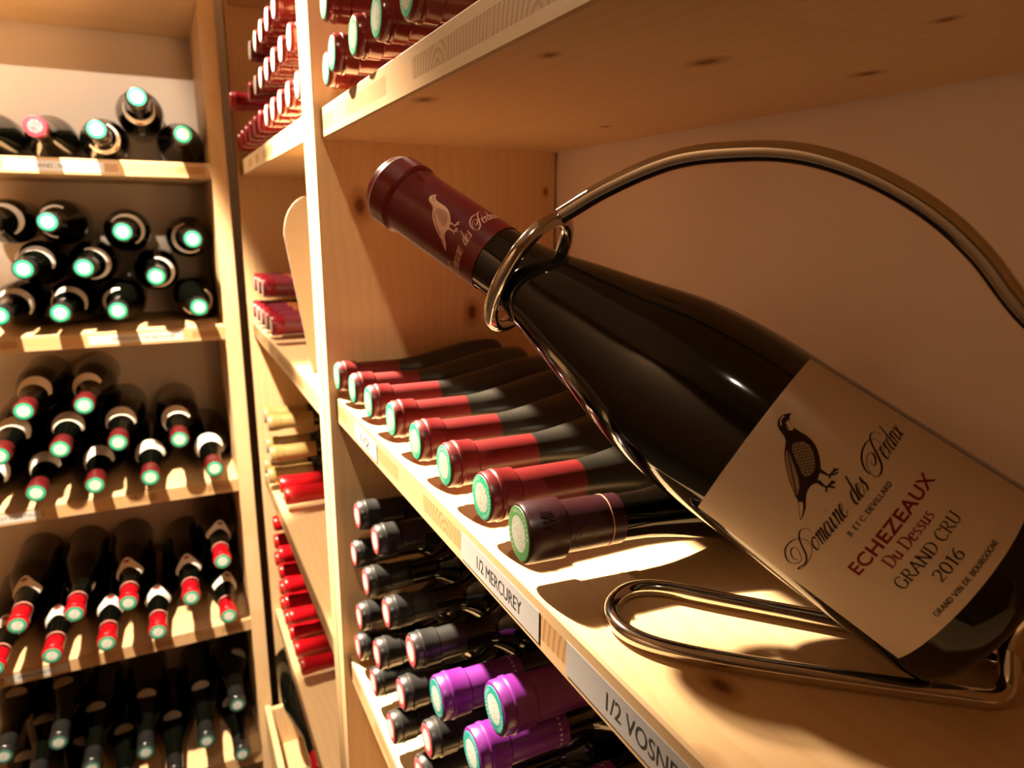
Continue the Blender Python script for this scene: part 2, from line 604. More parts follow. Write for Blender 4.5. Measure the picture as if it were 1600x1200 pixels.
# ------------------------------------------------------------------ lettering
def font_mesh(text, bold=0.0, spacing=1.0):
    c = bpy.data.curves.new('txt', 'FONT')
    c.body = text
    c.size = 1.0
    c.offset = bold
    c.space_character = spacing
    c.resolution_u = 4
    o = bpy.data.objects.new('txt', c)
    COL.objects.link(o)
    dg = bpy.context.evaluated_depsgraph_get()
    me = bpy.data.meshes.new_from_object(o.evaluated_get(dg))
    v = [tuple(p.co)[:2] for p in me.vertices]
    f = [tuple(p.vertices) for p in me.polygons]
    bpy.data.objects.remove(o, do_unlink=True)
    bpy.data.meshes.remove(me)
    return v, f


def fit(vf, x0, x1, y0, h=None):
    v, f = vf
    xs = [p[0] for p in v]
    a, b = min(xs), max(xs)
    sx = (x1 - x0) / (b - a)
    ys = max(p[1] for p in v)
    sy = h / ys if h else sx
    return [(x0 + (p[0] - a) * sx, y0 + p[1] * sy) for p in v], f


def smooth2(pts, n=7):
    return [(p.x, p.y) for p in spline([(x, y, 0) for x, y in pts], n)]


def stroke(V, F, pts, wfun):
    """Ribbon along pts with width by wfun(direction, t)."""
    n = len(pts)
    b = len(V)
    for i, (x, y) in enumerate(pts):
        x0, y0 = pts[max(i - 1, 0)]
        x1, y1 = pts[min(i + 1, n - 1)]
        dx, dy = x1 - x0, y1 - y0
        L = math.hypot(dx, dy) or 1
        dx, dy = dx / L, dy / L
        wd = wfun(dx, dy, i / (n - 1)) / 2
        V.append((x - dy * wd, y + dx * wd))
        V.append((x + dy * wd, y - dx * wd))
    for i in range(n - 1):
        F.append((b + 2 * i, b + 2 * i + 1, b + 2 * i + 3, b + 2 * i + 2))


SCRIPT = {
    'o': ([[(.55, .97), (.2, .8), (.03, .38), (.2, .02), (.52, .14), (.7, .58), (.55, .97), (.62, .80), (.86, .86)]], .84),
    'm': ([[(0, .82), (.13, .98), (.19, .8), (.14, 0)], [(.15, .5), (.38, .97), (.52, .85), (.47, 0)], [(.48, .5), (.72, .97), (.86, .85), (.80, .15), (.92, .01), (1.1, .25)]], 1.07),
    'n': ([[(0, .82), (.13, .98), (.19, .8), (.14, 0)], [(.15, .5), (.42, .97), (.56, .85), (.50, .15), (.62, .01), (.8, .25)]], .78),
    'a': ([[(.62, .85), (.35, .99), (.06, .55), (.1, .06), (.34, .08), (.58, .5), (.64, .95)], [(.66, .97), (.58, .3), (.66, .02), (.86, .25)]], .93),
    'i': ([[(0, .6), (.14, .97), (.08, .3), (.17, .02), (.38, .25)], [(.24, 1.42), (.25, 1.5), (.27, 1.56)]], .46),
    'e': ([[(.08, .42), (.36, .58), (.5, .85), (.32, .99), (.05, .55), (.14, .06), (.38, .04), (.66, .3)]], .62),
    'd': ([[(.62, .85), (.35, .99), (.06, .55), (.1, .06), (.34, .08), (.58, .5), (.64, .95)], [(.74, 2.0), (.66, 1.2), (.58, .3), (.66, .02), (.86, .25)]], .84),
    's': ([[(0, .2), (.28, .9), (.36, 1.08), (.37, .75), (.5, .35), (.34, .02), (.1, .12)]], .58),
    'r': ([[(0, .6), (.13, .99), (.2, .85), (.15, 0)], [(.17, .5), (.38, .95), (.54, .86)]], .54),
    'x': ([[(.0, .82), (.16, .97), (.30, .5), (.44, .04), (.64, .2)], [(.62, .97), (.32, .5), (.0, .02)]], .62),
}
# flourished capitals, already in millimetres on the label
BIGD = [[[-16.65,65.31],[-16.4,66.41],[-16.92,67.73],[-18.29,68.4],[-20.17,67.99],[-21.96,66.66],[-23.55,64.68],[-25.03,62.56],[-26.5,61.14],[-28.62,60.16],[-30.59,60.1],[-32.72,60.42],[-34.26,60.4],[-33.72,59.91],[-31.52,59.61],[-28.03,59.7],[-24.42,60.52],[-22.16,61.51],[-20.65,63.12],[-20.51,64.88],[-21.33,66.6],[-23.21,67.98],[-26.16,68.53],[-29.49,68.14],[-32.52,66.47],[-34.06,64.37],[-33.04,62.55],[-30.64,61.67],[-28.59,62.04],[-27.03,63.48],[-25.93,65.25],[-26.31,66.34],[-27.96,66.55],[-30.01,65.44],[-31.03,63.87],[-30.18,62.48]]]
BIGP = [[[27.4,66.82],[27.59,67.86],[27.09,68.96],[25.62,69.51],[23.67,68.93],[21.91,67.23],[20.29,65.06],[18.42,62.48],[16.41,60.57],[14.23,59.72],[12.63,60.0],[12.09,61.22],[12.77,63.09],[14.38,65.01],[16.35,66.17],[18.36,66.37],[18.98,65.4],[18.12,64.03],[16.45,62.88],[15.17,62.87],[15.42,63.74],[16.29,64.41]],
        [[19.82,64.81],[21.49,64.49],[23.29,64.88],[24.49,66.15],[24.14,67.83],[22.18,68.96],[19.03,68.96],[15.9,67.91],[13.53,66.07],[12.28,64.1],[11.86,62.28]]]


def script_w(lo, hi):
    return lambda dx, dy, t: lo + (hi - lo) * max(0.0, -dy) ** 0.8 * (0.35 + 0.65 * math.sin(math.pi * min(max(t, .02), .98)) ** 0.5)


def script_word(V, F, word, x0, x1, y0, xh, slant=0.42):
    adv = sum(SCRIPT[c][1] for c in word)
    k = (x1 - x0) / adv
    x = 0
    for c in word:
        for st in SCRIPT[c][0]:
            pts = [((px + x) * k + py * xh * slant, py * xh) for px, py in st]
            pts = [(px + x0, py + y0) for px, py in smooth2(pts)]
            stroke(V, F, pts, script_w(xh * .06, xh * .20))
        x += SCRIPT[c][1]


def script_cap(V, F, strokes):
    for st in strokes:
        pts = smooth2(st, 7)
        stroke(V, F, pts, lambda dx, dy, t: .24 + .62 * max(0.0, -(dx * .6 + dy * .8)) ** 1.6 * math.sin(math.pi * min(max(t, .03), .97)) ** .4)



def arc(cx, cy, rx, ry, a0, a1, n=12):
    return [(cx + rx * math.cos(math.radians(a0 + (a1 - a0) * i / n)), cy + ry * math.sin(math.radians(a0 + (a1 - a0) * i / n))) for i in range(n + 1)]


# serif capitals: strokes, serif points (x, y), advance; nib is thick on verticals
SERIF = {
    'G': ([arc(.42, .5, .38, .5, 42, 318), [(.74, .44), (.74, .06)]], [(.74, .44), ], .88),
    'R': ([[(.14, 0), (.14, 1)], [(.14, .97), (.38, .97)] + arc(.38, .74, .22, .23, 90, -90) + [(.14, .5)], [(.34, .5), (.52, .22), (.74, .02)]], [(.14, 0), (.14, 1), (.74, 0)], .80),
    'A': ([[(.06, 0), (.40, 1)], [(.40, 1), (.74, 0)], [(.2, .34), (.6, .34)]], [(.06, 0), (.74, 0)], .82),
    'N': ([[(.14, 0), (.14, 1)], [(.10, 1), (.74, 0)], [(.74, 0), (.74, 1)]], [(.14, 0), (.10, 1), (.74, 1)], .90),
    'D': ([[(.14, 0), (.14, 1)], [(.14, .97), (.34, .97)] + arc(.34, .5, .40, .47, 90, -90) + [(.14, .03)]], [(.12, 0), (.12, 1)], .86),
    'C': ([arc(.42, .5, .38, .5, 42, 318)], [(.71, .80)], .80),
    'U': ([[(.14, 1), (.14, .34)] + arc(.42, .32, .28, .32, 180, 360) + [(.70, 1)]], [(.14, 1), (.70, 1)], .86),
    'B': ([[(.14, 0), (.14, 1)], [(.14, .97), (.36, .97)] + arc(.36, .75, .19, .22, 90, -90) + [(.14, .53)], [(.36, .53)] + arc(.38, .28, .23, .25, 90, -90) + [(.14, .03)]], [(.12, 0), (.12, 1)], .74),
    'E': ([[(.14, 0), (.14, 1)], [(.14, .97), (.56, .97)], [(.14, .52), (.46, .52)], [(.14, .03), (.58, .03)]], [(.12, 0), (.12, 1)], .70),
    'T': ([[(.36, 0), (.36, 1)], [(.04, .97), (.68, .97)]], [(.36, 0)], .74),
    'V': ([[(.06, 1), (.40, 0)], [(.40, 0), (.72, 1)]], [(.06, 1), (.72, 1)], .80),
    'I': ([[(.18, 0), (.18, 1)]], [(.18, 0), (.18, 1)], .38),
    'L': ([[(.14, 0), (.14, 1)], [(.14, .03), (.58, .03)]], [(.12, 0), (.14, 1)], .64),
    'O': ([arc(.42, .5, .36, .5, 0, 360, 20)], [], .86),
    '.': ([[(.10, 0), (.10, .09)]], [], .26),
    ' ': ([], [], .36),
    '2': ([arc(.30, .72, .24, .27, 165, -35, 12) + [(.06, .04)], [(.06, .05), (.58, .05)]], [], .66),
    '0': ([arc(.32, .5, .26, .5, 0, 360, 20)], [], .68),
    '1': ([[(.26, 0), (.26, 1)], [(.08, .84), (.26, 1)]], [(.26, 0)], .48),
    '6': ([[(.52, .98), (.25, .80), (.08, .48), (.07, .3)], arc(.32, .29, .25, .29, 0, 360, 18)], [], .66),
    'u': ([[(.10, .66), (.10, .18), (.18, .02), (.34, .04), (.46, .2)], [(.48, .66), (.48, 0)]], [(.48, .02)], .64),
    'e': ([[(.06, .38), (.46, .40)] + arc(.27, .34, .21, .34, 15, 320, 14)], [], .56),
    's': ([[(.38, .56), (.26, .67), (.10, .58), (.14, .42), (.34, .28), (.38, .10), (.22, 0), (.06, .10)]], [], .48),
}


def serif_text(V, F, text, x0, x1, y0, h, weight=1.0, track=0.0, hair=.055):
    adv = sum(SERIF[c][2] + track for c in text) - track
    k = (x1 - x0) / adv
    thick, thin = .135 * weight, hair
    x = 0
    for c in text:
        st, sf, ad = SERIF[c]
        for s in st:
            pts = [((px + x) * k + x0, py * h + y0) for px, py in s]
            if len(pts) == 2:
                (a, b), (c2, d) = pts
                pts = [(a + (c2 - a) * i / 4, b + (d - b) * i / 4) for i in range(5)]
            stroke(V, F, pts, lambda dx, dy, t: k * (thin + (thick - thin) * abs(dy) ** 1.5))
        for sx, sy in sf:
            yy = sy * h + y0 + (thin * k * .5 if sy < .5 else -thin * k * .5)
            stroke(V, F, [((sx - .13 + x) * k + x0, yy), ((sx + .13 + x) * k + x0, yy)], lambda dx, dy, t: k * thin)
        x += ad + track


# ------------------------------------------------------------------ hero bottle
HB = Vector((0.56468, 0.12510, 0.03760))
HA = Vector((-0.75085, -0.46194, 0.47206))
He1 = HA.cross(Vector((0, 0, 1))).normalized()
He2 = He1.cross(HA)
TH0 = 2.78764
HR = 0.04107
P75 = [(0.016, 0.0), (0.010, 0.018), (0.002, 0.031), (0.0, 0.0345), (0.0012, 0.0375), (0.005, 0.0402), (0.011, 0.04107), (0.116, 0.04107), (0.128, 0.0405), (0.138, 0.0396), (0.148, 0.0383), (0.158, 0.0361), (0.168, 0.0334), (0.178, 0.0308), (0.19, 0.0279), (0.202, 0.0250), (0.214, 0.0218), (0.224, 0.0196), (0.234, 0.0180), (0.245, 0.0172), (0.256, 0.0169), (0.270, 0.0165), (0.270, 0.0)]
HQ = Matrix((( He1.x, -He2.x, HA.x), (He1.y, -He2.y, HA.y), (He1.z, -He2.z, HA.z))).to_4x4()
HQ.translation = HB
hero = put('wine_bottle', sharp(lathe('wine_bottle', P75, 96), 60), M['glass'])
hero.matrix_world = HQ
tag(hero, 'large dark wine bottle tilted in the wire holder, cream partridge label facing out', 'bottle')
CAPP = [(0.2490, 0.0170), (0.2490, 0.01755), (0.2500, 0.01765), (0.3080, 0.01765), (0.3090, 0.0186), (0.3105, 0.0193), (0.3205, 0.0190), (0.3215, 0.0184), (0.3222, 0.0180), (0.3238, 0.0178), (0.3252, 0.0170), (0.3256, 0.0155), (0.3256, 0.0)]
hcap = put('capsule', sharp(lathe('capsule', CAPP, 80), 24), M['cap_hero'], hero)


def curve_map(V, r, x_of=lambda p: p[0], y_of=lambda p: p[1], rs=None):
    """(x mm across the label, y mm along the axis) -> bottle space at radius r."""
    out = []
    for p in V:
        th = TH0 - x_of(p) * 0.001 / (rs or r)
        out.append((r * math.cos(th), -r * math.sin(th), y_of(p) * 0.001))
    return out


# paper label: curved sheet with its own thickness
nx, ny = 56, 6
lv, lf = [], []
for side, rr in ((0, HR + 0.00022), (1, HR + 0.00001)):
    grid = [(-42.6 + 88.6 * i / nx, 16.6 + 85.2 * j / ny) for j in range(ny + 1) for i in range(nx + 1)]
    lv += curve_map(grid, rr, rs=HR)
n1 = (nx + 1) * (ny + 1)
for j in range(ny):
    for i in range(nx):
        a0 = j * (nx + 1) + i
        q = (a0, a0 + 1, a0 + nx + 2, a0 + nx + 1)
        lf.append(q)
        lf.append(tuple(n1 + k for k in reversed(q)))
bd = list(range(nx + 1)) + [(j + 1) * (nx + 1) - 1 for j in range(1, ny + 1)] + [ny * (nx + 1) + i for i in range(nx - 1, -1, -1)] + [j * (nx + 1) for j in range(ny - 1, 0, -1)]
for k in range(len(bd)):
    p, q = bd[k], bd[(k + 1) % len(bd)]
    lf.append((q, p, n1 + p, n1 + q))
label = put('label', mesh('label', lv, lf, None, False), M['paper'], hero)
for p in label.data.polygons:
    p.use_smooth = len(p.vertices) == 4 and False

ART = {"bird":[[99.61,94.65],[100.36,94.73],[101.68,94.44],[102.68,93.61],[103.55,92.35],[103.77,90.96],[103.85,89.22],[103.67,86.65],[103.82,84.61],[104.45,82.53],[105.68,80.45],[107.15,78.71],[108.96,77.05],[110.72,75.75],[112.12,75.17],[113.47,74.78],[114.52,74.33],[114.98,73.58],[116.21,74.52],[117.5,74.99],[119.27,74.86],[121.23,74.16],[122.71,73.25],[124.78,71.84],[126.79,71.08],[128.69,70.53],[129.71,70.51],[129.46,71.01],[127.92,72.37],[125.55,74.3],[124.41,75.3],[123.7,76.79],[122.22,78.92],[120.74,81.06],[118.93,83.16],[117.27,85.04],[115.32,86.97],[113.34,88.46],[111.37,89.55],[109.59,90.5],[108.58,91.65],[108.02,93.0],[107.54,94.47],[106.65,95.83],[105.44,96.77],[104.08,97.12],[102.63,96.95],[101.37,96.36],[100.45,95.53]],
"belly":[[109.15,88.26],[107.55,87.4],[106.15,85.56],[106.06,83.39],[107.22,81.24],[108.91,79.38],[110.87,77.93],[112.75,77.19],[114.31,77.21],[115.6,77.69],[116.09,78.72],[115.51,79.96],[114.37,81.69],[113.26,83.46],[112.14,85.24],[110.99,86.99]],
"throat":[[103.93,94.37],[102.63,94.21],[102.99,93.57],[103.6,92.43],[103.97,91.05],[105.11,91.02],[105.69,92.04],[105.15,93.43]],
"wing":[[112.19,88.58],[111.89,87.77],[112.9,86.23],[114.45,84.2],[116.22,81.68],[118.16,79.38],[120.42,77.48],[122.84,76.54],[122.93,77.43],[121.33,79.81],[119.25,82.37],[117.1,84.82],[114.95,86.89]],
"tail":[[124.59,74.73],[123.71,73.67],[126.21,71.97],[128.91,70.77],[129.12,71.02],[127.0,72.88]],
"legs":[[[111.44,75.64],[111.17,74.19],[110.94,72.46],[109.45,72.12],[107.09,71.29]],[[110.46,72.25],[108.69,72.09],[107.75,72.46]],[[110.64,72.23],[109.31,71.15],[108.25,70.73]],[[110.88,72.39],[111.54,71.51]],[[114.75,74.06],[114.89,72.45],[114.69,70.86],[112.85,70.08],[111.46,69.53]],[[114.6,70.75],[113.65,69.53],[113.28,68.44]],[[113.84,70.47],[112.38,70.4],[111.63,70.38]],[[114.69,70.86],[116.14,69.75]]]}
UX = lambda pts: [(114.5 - u, y) for u, y in pts]


def poly_fill(V, F, pts, most=1.5):
    """Triangulate a simple polygon finely enough to bend round the bottle."""
    from mathutils.geometry import tessellate_polygon
    todo = [tuple(tuple(pts[i]) for i in tri) for tri in tessellate_polygon([[Vector((x, y, 0)) for x, y in pts]])]
    while todo:
        t = todo.pop()
        e = [(math.dist(t[i], t[(i + 1) % 3]), i) for i in range(3)]
        d, i = max(e)
        if d > most:
            p, q, r = t[i], t[(i + 1) % 3], t[(i + 2) % 3]
            m_ = ((p[0] + q[0]) / 2, (p[1] + q[1]) / 2)
            todo += [(p, m_, r), (m_, q, r)]
        else:
            b = len(V)
            V.extend(t)
            F.append((b, b + 1, b + 2))


def bird_art():
    """dark silhouette, pale patches, dark scale strokes"""
    dark, pale, grey, over = ([], []), ([], []), ([], []), ([], [])
    poly_fill(*dark, UX(ART['bird']))
    for i, lg in enumerate(ART['legs']):
        pts = UX(lg)
        stroke(*dark, smooth2(pts, 4), (lambda dx, dy, t: 1.5 - .9 * min(1, t * 2)) if i in (0, 4) else (lambda dx, dy, t: .65))
    poly_fill(*grey, UX(ART['belly']))
    poly_fill(*pale, UX(ART['throat']))
    poly_fill(*pale, UX(ART['tail']))
    poly_fill(*grey, UX(ART['wing']))
    # belly scales: rows of little arcs following the body
    b0, b1 = (7.0, 87.0), (-0.6, 77.9)
    ax = ((b1[0] - b0[0]), (b1[1] - b0[1]))
    L = math.hypot(*ax)
    ax = (ax[0] / L, ax[1] / L)
    nrm = (-ax[1], ax[0])
    from mathutils.geometry import intersect_point_tri_2d

    def inside(pt, pg):
        c = False
        for i in range(len(pg)):
            (xa, ya), (xb, yb) = pg[i], pg[i - 1]
            if (ya > pt[1]) != (yb > pt[1]) and pt[0] < (xb - xa) * (pt[1] - ya) / (yb - ya) + xa:
                c = not c
        return c
    bp = UX(ART['belly'])
    for r in range(12):
        for c in range(-5, 6):
            cx = b0[0] + ax[0] * r * 1.05 + nrm[0] * (c + .5 * (r % 2)) * 1.25
            cy = b0[1] + ax[1] * r * 1.05 + nrm[1] * (c + .5 * (r % 2)) * 1.25
            if not inside((cx, cy), bp):
                continue
            pts = []
            for k in range(7):
                q = math.pi * k / 6
                pts.append((cx + nrm[0] * .62 * math.cos(q) + ax[0] * .62 * math.sin(q), cy + nrm[1] * .62 * math.cos(q) + ax[1] * .62 * math.sin(q)))
            stroke(*over, pts, lambda dx, dy, t: .26)
    wp = UX(ART['wing'])
    for r in range(22):
        for c in range(-3, 4):
            t0 = r / 21
            cx = 2.3 + (-8.3 - 2.3) * t0 + c * .55
            cy = 88.0 + (77.0 - 88.0) * t0 + c * .55
            e = (cx - .75, cy - .95)
            if inside((cx, cy), wp) and inside(e, wp):
                stroke(*over, [(cx, cy), ((cx + e[0]) / 2 + .1, (cy + e[1]) / 2), e], lambda dx, dy, t: .25)
    # eye stripe and throat bars
    stroke(*over, smooth2([(12.9, 95.6), (11.2, 95.2), (9.9, 93.8), (9.3, 92.2)], 4), lambda dx, dy, t: .35)
    stroke(*pale, smooth2([(12.2, 96.2), (10.4, 96.3), (8.6, 95.0)], 4), lambda dx, dy, t: .45)
    return dark, pale, grey, over


bd_, bp_, bg_, bo_ = bird_art()
OFF = HR + 0.00030


def ink(name, parts, mats, r, parent, mp=None, rs=None, step=0.00006):
    V, F, MI = [], [], []
    for i, (v, f) in enumerate(parts):
        b = len(V)
        vv = [mp(p) for p in v] if mp else v
        V += curve_map(vv, r + step * i, rs=rs)
        for q in f:
            F.append(tuple(b + k for k in q))
            MI.append(i if len(mats) > 1 else 0)
    return put(name, mesh(name, V, F, MI), mats, parent)


ink('partridge_print', [bd_, bg_, bp_, bo_], [M['ink'], M['feather'], M['paper'], M['ink']], OFF, label, rs=HR)
s_ = ([], [])
script_cap(*s_, BIGD)
script_word(*s_, 'omaine', -21.6, -3.2, 60.0, 4.2)
script_word(*s_, 'des', .4, 7.8, 59.8, 4.2)
script_cap(*s_, BIGP)
script_word(*s_, 'erdrix', 19.9, 34.6, 60.5, 4.2)
ink('script_lettering', [s_], [M['ink']], OFF, label, rs=HR)
s2 = ([], [])
serif_text(*s2, 'B. ET C. DEVILLARD', -9.5, 13.6, 54.9, 1.75, 1.6, .06, .13)
serif_text(*s2, 'GRAND CRU', -14.2, 17.4, 32.4, 4.1, 1.1, .02)
serif_text(*s2, '2016', -4.6, 7.6, 25.6, 4.0, 1.1, .04)
serif_text(*s2, 'GRAND VIN DE BOURGOGNE', -14.9, 17.4, 20.0, 1.7, 1.6, .06, .13)
ink('small_lettering', [s2], [M['ink']], OFF, label, rs=HR)
s3 = ([], [])
serif_text(*s3, 'Du Dessus', -10.4, 12.8, 39.1, 4.3, 1.25, .0)
vE, fE = fit(font_mesh('ECHEZEAUX', 0.022, 1.04), -19.6, 24.2, 45.1, 4.5)
b_ = len(s3[0])
s3[0].extend(vE)
s3[1].extend([tuple(b_ + i for i in q) for q in fE])
ink('red_lettering', [s3], [M['red_ink']], OFF, label, rs=HR)

# gold print on the capsule: same drawing, smaller
CR = 0.01765
cmap = lambda p: (p[0] * .703 - .41, (p[1] - 70.5) * .869 + 266.8)
tmap = lambda p: (p[0] * .74 - 3.2, (p[1] - 60.3) * .84 + 257.6)
ink('gold_partridge', [bd_, bo_], [M['gold_ink'], M['cap_hero']], CR + .00012, hcap, cmap, CR)
ink('gold_script', [s_], [M['gold_ink']], CR + .00012, hcap, tmap, CR)

# ------------------------------------------------------------------ wire holder
hold = tag(empty('bottle_holder', (0.53, 0.09, 0.0)), 'polished steel wire bottle cradle standing on the middle shelf', 'holder')
hinv = Matrix.Translation((-0.53, -0.09, 0.0))
RW = 0.0037
RZ = 0.0041
base_pts = [(.5705, .1300, .020), (.5735, .1270, .0085), (.5735, .1205, RZ), (.5650, .1085, RZ), (.5392, .0770, RZ), (.5150, .0490, RZ), (.4990, .0335, RZ), (.4878, .0258, RZ), (.4774, .0232, RZ), (.4665, .0252, RZ), (.4580, .0315, RZ), (.4525, .0418, RZ), (.4525, .0515, RZ), (.4590, .0620, RZ), (.4750, .0760, RZ), (.5097, .1080, RZ), (.5400, .1365, RZ), (.5580, .1440, RZ), (.5680, .1410, .0075), (.5712, .1345, .020)]
adopt(put('base_loop', tube('base_loop', spline(base_pts, 7), RW), M['steel'], hold), hinv)
hp = [(.5708, .1310, .018), (.5740, .1325, .036), (.5885, .1405, .062), (.5895, .1410, .092), (.5805, .1352, .120), (.5599, .1221, .1449), (.5469, .1142, .1636), (.5324, .1053, .1787), (.5140, .0939, .1912), (.4947, .0821, .1988), (.4743, .0695, .2006), (.4521, .0559, .1983), (.4279, .0409, .1881), (.4083, .0289, .1762)]
adopt(put('handle', tube('handle', spline(hp, 9), 0.0041, 22), M['steel'], hold), hinv)
Tp, Bp = Vector((.407, .0283, .1748)), Vector((.381, .0121, .1230))
cc = (Tp + Bp) / 2
nn = HA.cross(Vector((0, 0, 1))).normalized()
ring = [cc + (Tp - Bp) / 2 * math.cos(2 * math.pi * k / 64) - nn * 0.0238 * math.sin(2 * math.pi * k / 64) for k in range(64)]
adopt(put('neck_ring', tube('neck_ring', ring, 0.0036, 18, True), M['steel'], hold), hinv)


# ------------------------------------------------------------------ rack bottles
def body_scaled(L, R, neck, sh0, sh1, capL, sq=1.0):
    """Profile of a bottle of length L: shoulder from sh0 to sh1, neck radius neck."""
    pr = [(0.010 * L / .3, 0.0), (0.004 * L / .3, R * .55), (0.0, R * .82), (0.0015, R * .93), (0.005, R)]
    pr.append((sh0, R))
    for i in range(1, 8):
        t = i / 8
        sm = t * t * (3 - 2 * t)
        sm = sm ** sq
        pr.append((sh0 + (sh1 - sh0) * t, R + (neck - R) * sm))
    pr += [(sh1, neck), (L - capL + .012, neck * .97), (L - capL + .012, 0.0)]
    return pr


def cap_profile(L, capL, r, rim, rimw, step=True):
    pr = [(L - capL, r * .96), (L - capL, r * 1.03), (L - rimw - .0015, r * 1.05), (L - rimw, rim * .985)]
    if step:
        pr += [(L - rimw * .52, rim), (L - rimw * .47, rim * 1.035), (L - rimw * .38, rim * 1.035), (L - rimw * .33, rim * .99)]
    pr += [(L - .0022, rim * .985), (L - .0008, rim * .94), (L - .0003, rim * .86), (L - .0003, 0.0)]
    return pr


def disc_mesh(name, r, z=0.0, th=0.0004, seg=32):
    return lathe(name, [(-th, r), (0, r * .985), (0.00005, r * .96), (0.00005, 0.0)], seg)


def shoulder_band(name, prof, s0, s1, half, kind='crescent', n=30):
    """Curved paper band glued on the shoulder, centred on local angle 0."""
    def rad(s):
        for (sa, ra), (sb, rb) in zip(prof, prof[1:]):
            if sa <= s <= sb and sb > sa:
                return ra + (rb - ra) * (s - sa) / (sb - sa)
        return prof[6][1]
    v, f = [], []
    mrows = 4
    for i in range(n + 1):
        q = -1 + 2 * i / n
        th = math.radians(half) * q
        if kind == 'crescent':
            k = max(0.10, (1 - abs(q) ** 2.2))
            lo, hi = s1 - (s1 - s0) * (0.35 + 0.65 * k), s1
        elif kind == 'bump':
            lo = s0 + (s1 - s0) * (0.55 * (1 - math.exp(-(q / .32) ** 2)))
            hi = s1 - (s1 - s0) * .18 * math.exp(-(q / .35) ** 2)
        else:
            k = math.sqrt(max(0.0, 1 - q * q))
            mid = (s0 + s1) / 2
            lo, hi = mid - (s1 - s0) / 2 * k - .0004, mid + (s1 - s0) / 2 * k + .0004
        for j in range(mrows + 1):
            s = lo + (hi - lo) * j / mrows
            r = rad(s) + .0006
            v.append((r * math.cos(th), r * math.sin(th), s))
    for i in range(n):
        for j in range(mrows):
            a0 = i * (mrows + 1) + j
            f.append((a0, a0 + mrows + 1, a0 + mrows + 2, a0 + 1))
    return mesh(name, v, f, None, True)


def spot_mesh(name, prof, s, half, hs):
    return shoulder_band(name, prof, s - hs, s + hs, half, 'oval', 10)


class Kind:
    """One kind of bottle: shared meshes, instanced as separate objects with copy()."""

    def __init__(s, name, L, R, neck, sh0, sh1, capL, rim, rimw, glass, capm, sealm, seal_r, prof=None, step=True, seg=32, sq=1.0, bands=()):
        s.L, s.R, s.name = L, R, name
        s.prof = prof or body_scaled(L, R, neck, sh0, sh1, capL, sq)
        s.body = sharp(lathe('wine_bottle', s.prof, seg), 60)
        s.cap = sharp(lathe('capsule', cap_profile(L, capL, neck, rim, rimw, step), seg), 28)
        s.seal = disc_mesh('seal', seal_r)
        s.glass, s.capm, s.sealm = glass, capm, sealm
        s.extra = []      # (name, mesh, mat, parent 'body'/'cap')
        for bn, (a, b), mt in bands:
            rr = neck * 1.05 + .0003
            s.extra.append((bn, sharp(lathe(bn, [(L - a, neck), (L - a, rr), (L - b, rr), (L - b, neck)], seg), 30), mt, 'cap'))
        s.proto = None

    def make(s, M4, label, group=None, cap_mat=None):
        if s.proto is None:
            root = put(s.name, s.body, s.glass)
            c = put('capsule', s.cap, s.capm, root)
            d = put('seal', s.seal, s.sealm, c)
            d.location = (0, 0, s.L)
            kids = [(c, None), (d, c)]
            for nme, me, mt, par in s.extra:
                e = put(nme, me, mt, c if par == 'cap' else root)
                kids.append((e, c if par == 'cap' else None))
            s.proto = (root, kids)
        else:
            r0, k0 = s.proto
            root = r0.copy()
            COL.objects.link(root)
            mapping = {}
            for o, par in k0:
                q = o.copy()
                COL.objects.link(q)
                q.parent = mapping[par] if par else root
                mapping[o] = q
        root.matrix_world = M4
        for k in ('label', 'category', 'group'):
            if k in root:
                del root[k]
        tag(root, label, 'bottle', group)
        return root


def pose(cap_pos, direction, L, spin=0.0):
    """Matrix that puts the capsule end of a bottle at cap_pos, neck pointing along direction."""
    d = Vector(direction).normalized()
    if abs(d.y) > abs(d.x):
        q = Vector((0, 0, 1)).rotation_difference(d)
    else:
        q = Quaternion((0, 1, 0), math.pi / 2 if d.x > 0 else -math.pi / 2)
        q = Vector((1, 0, 0)).rotation_difference(d) @ q
    m4 = (q @ Quaternion((0, 0, 1), spin)).to_matrix().to_4x4()
    m4.translation = Vector(cap_pos) - d * L
    return m4


ORD = ['first', 'second', 'third', 'fourth', 'fifth', 'sixth', 'seventh', 'eighth', 'ninth', 'tenth', 'eleventh', 'twelfth']

# --- half bottles on the middle shelf of the right rack
HALF = [(0.009, 0.0), (0.004, 0.014), (0.0, 0.0205), (0.001, 0.0243), (0.005, 0.0259), (0.012, 0.0263), (0.026, 0.0258), (0.036, 0.0249), (0.046, 0.0233), (0.056, 0.0212), (0.066, 0.0190), (0.076, 0.0170), (0.086, 0.0150), (0.096, 0.0134), (0.106, 0.0123), (0.120, 0.0119), (0.120, 0.0)]
kh = Kind('half_bottle', .172, .0263, .0118, 0, 0, .0625, .0143, .0185, M['glass_dusty'], M['cap_red'], M['seal_green'], .0126, HALF, seg=48)
for i, (x, y) in enumerate([(.0290, .0025), (.0859, .0037), (.1389, .0041), (.1972, .0059), (.2565, .0053), (.3107, .0057), (.3676, .0060)]):
    dx = (random.random() - .5) * .012
    kh.make(pose((x, y, .0265), (dx, -1, 0), kh.L, random.random() * 6), 'dusty half bottle with red capsule on the middle shelf, ' + ORD[i] + ' from the divider', 'red capped half bottles on the middle shelf')
kp = Kind('half_bottle', .176, .0265, .0124, 0, 0, .0530, .0153, .0205, M['glass'], M['cap_plum'], M['seal_plum'], .0135, [(s * 1.02, r * 1.008) for s, r in HALF], step=False, seg=56)
b8 = kp.make(pose((.4175, .0035, .0268), (-.085, -1, 0), kp.L), 'half bottle with dark plum capsule and thin gold line, nearest the wire holder', None)
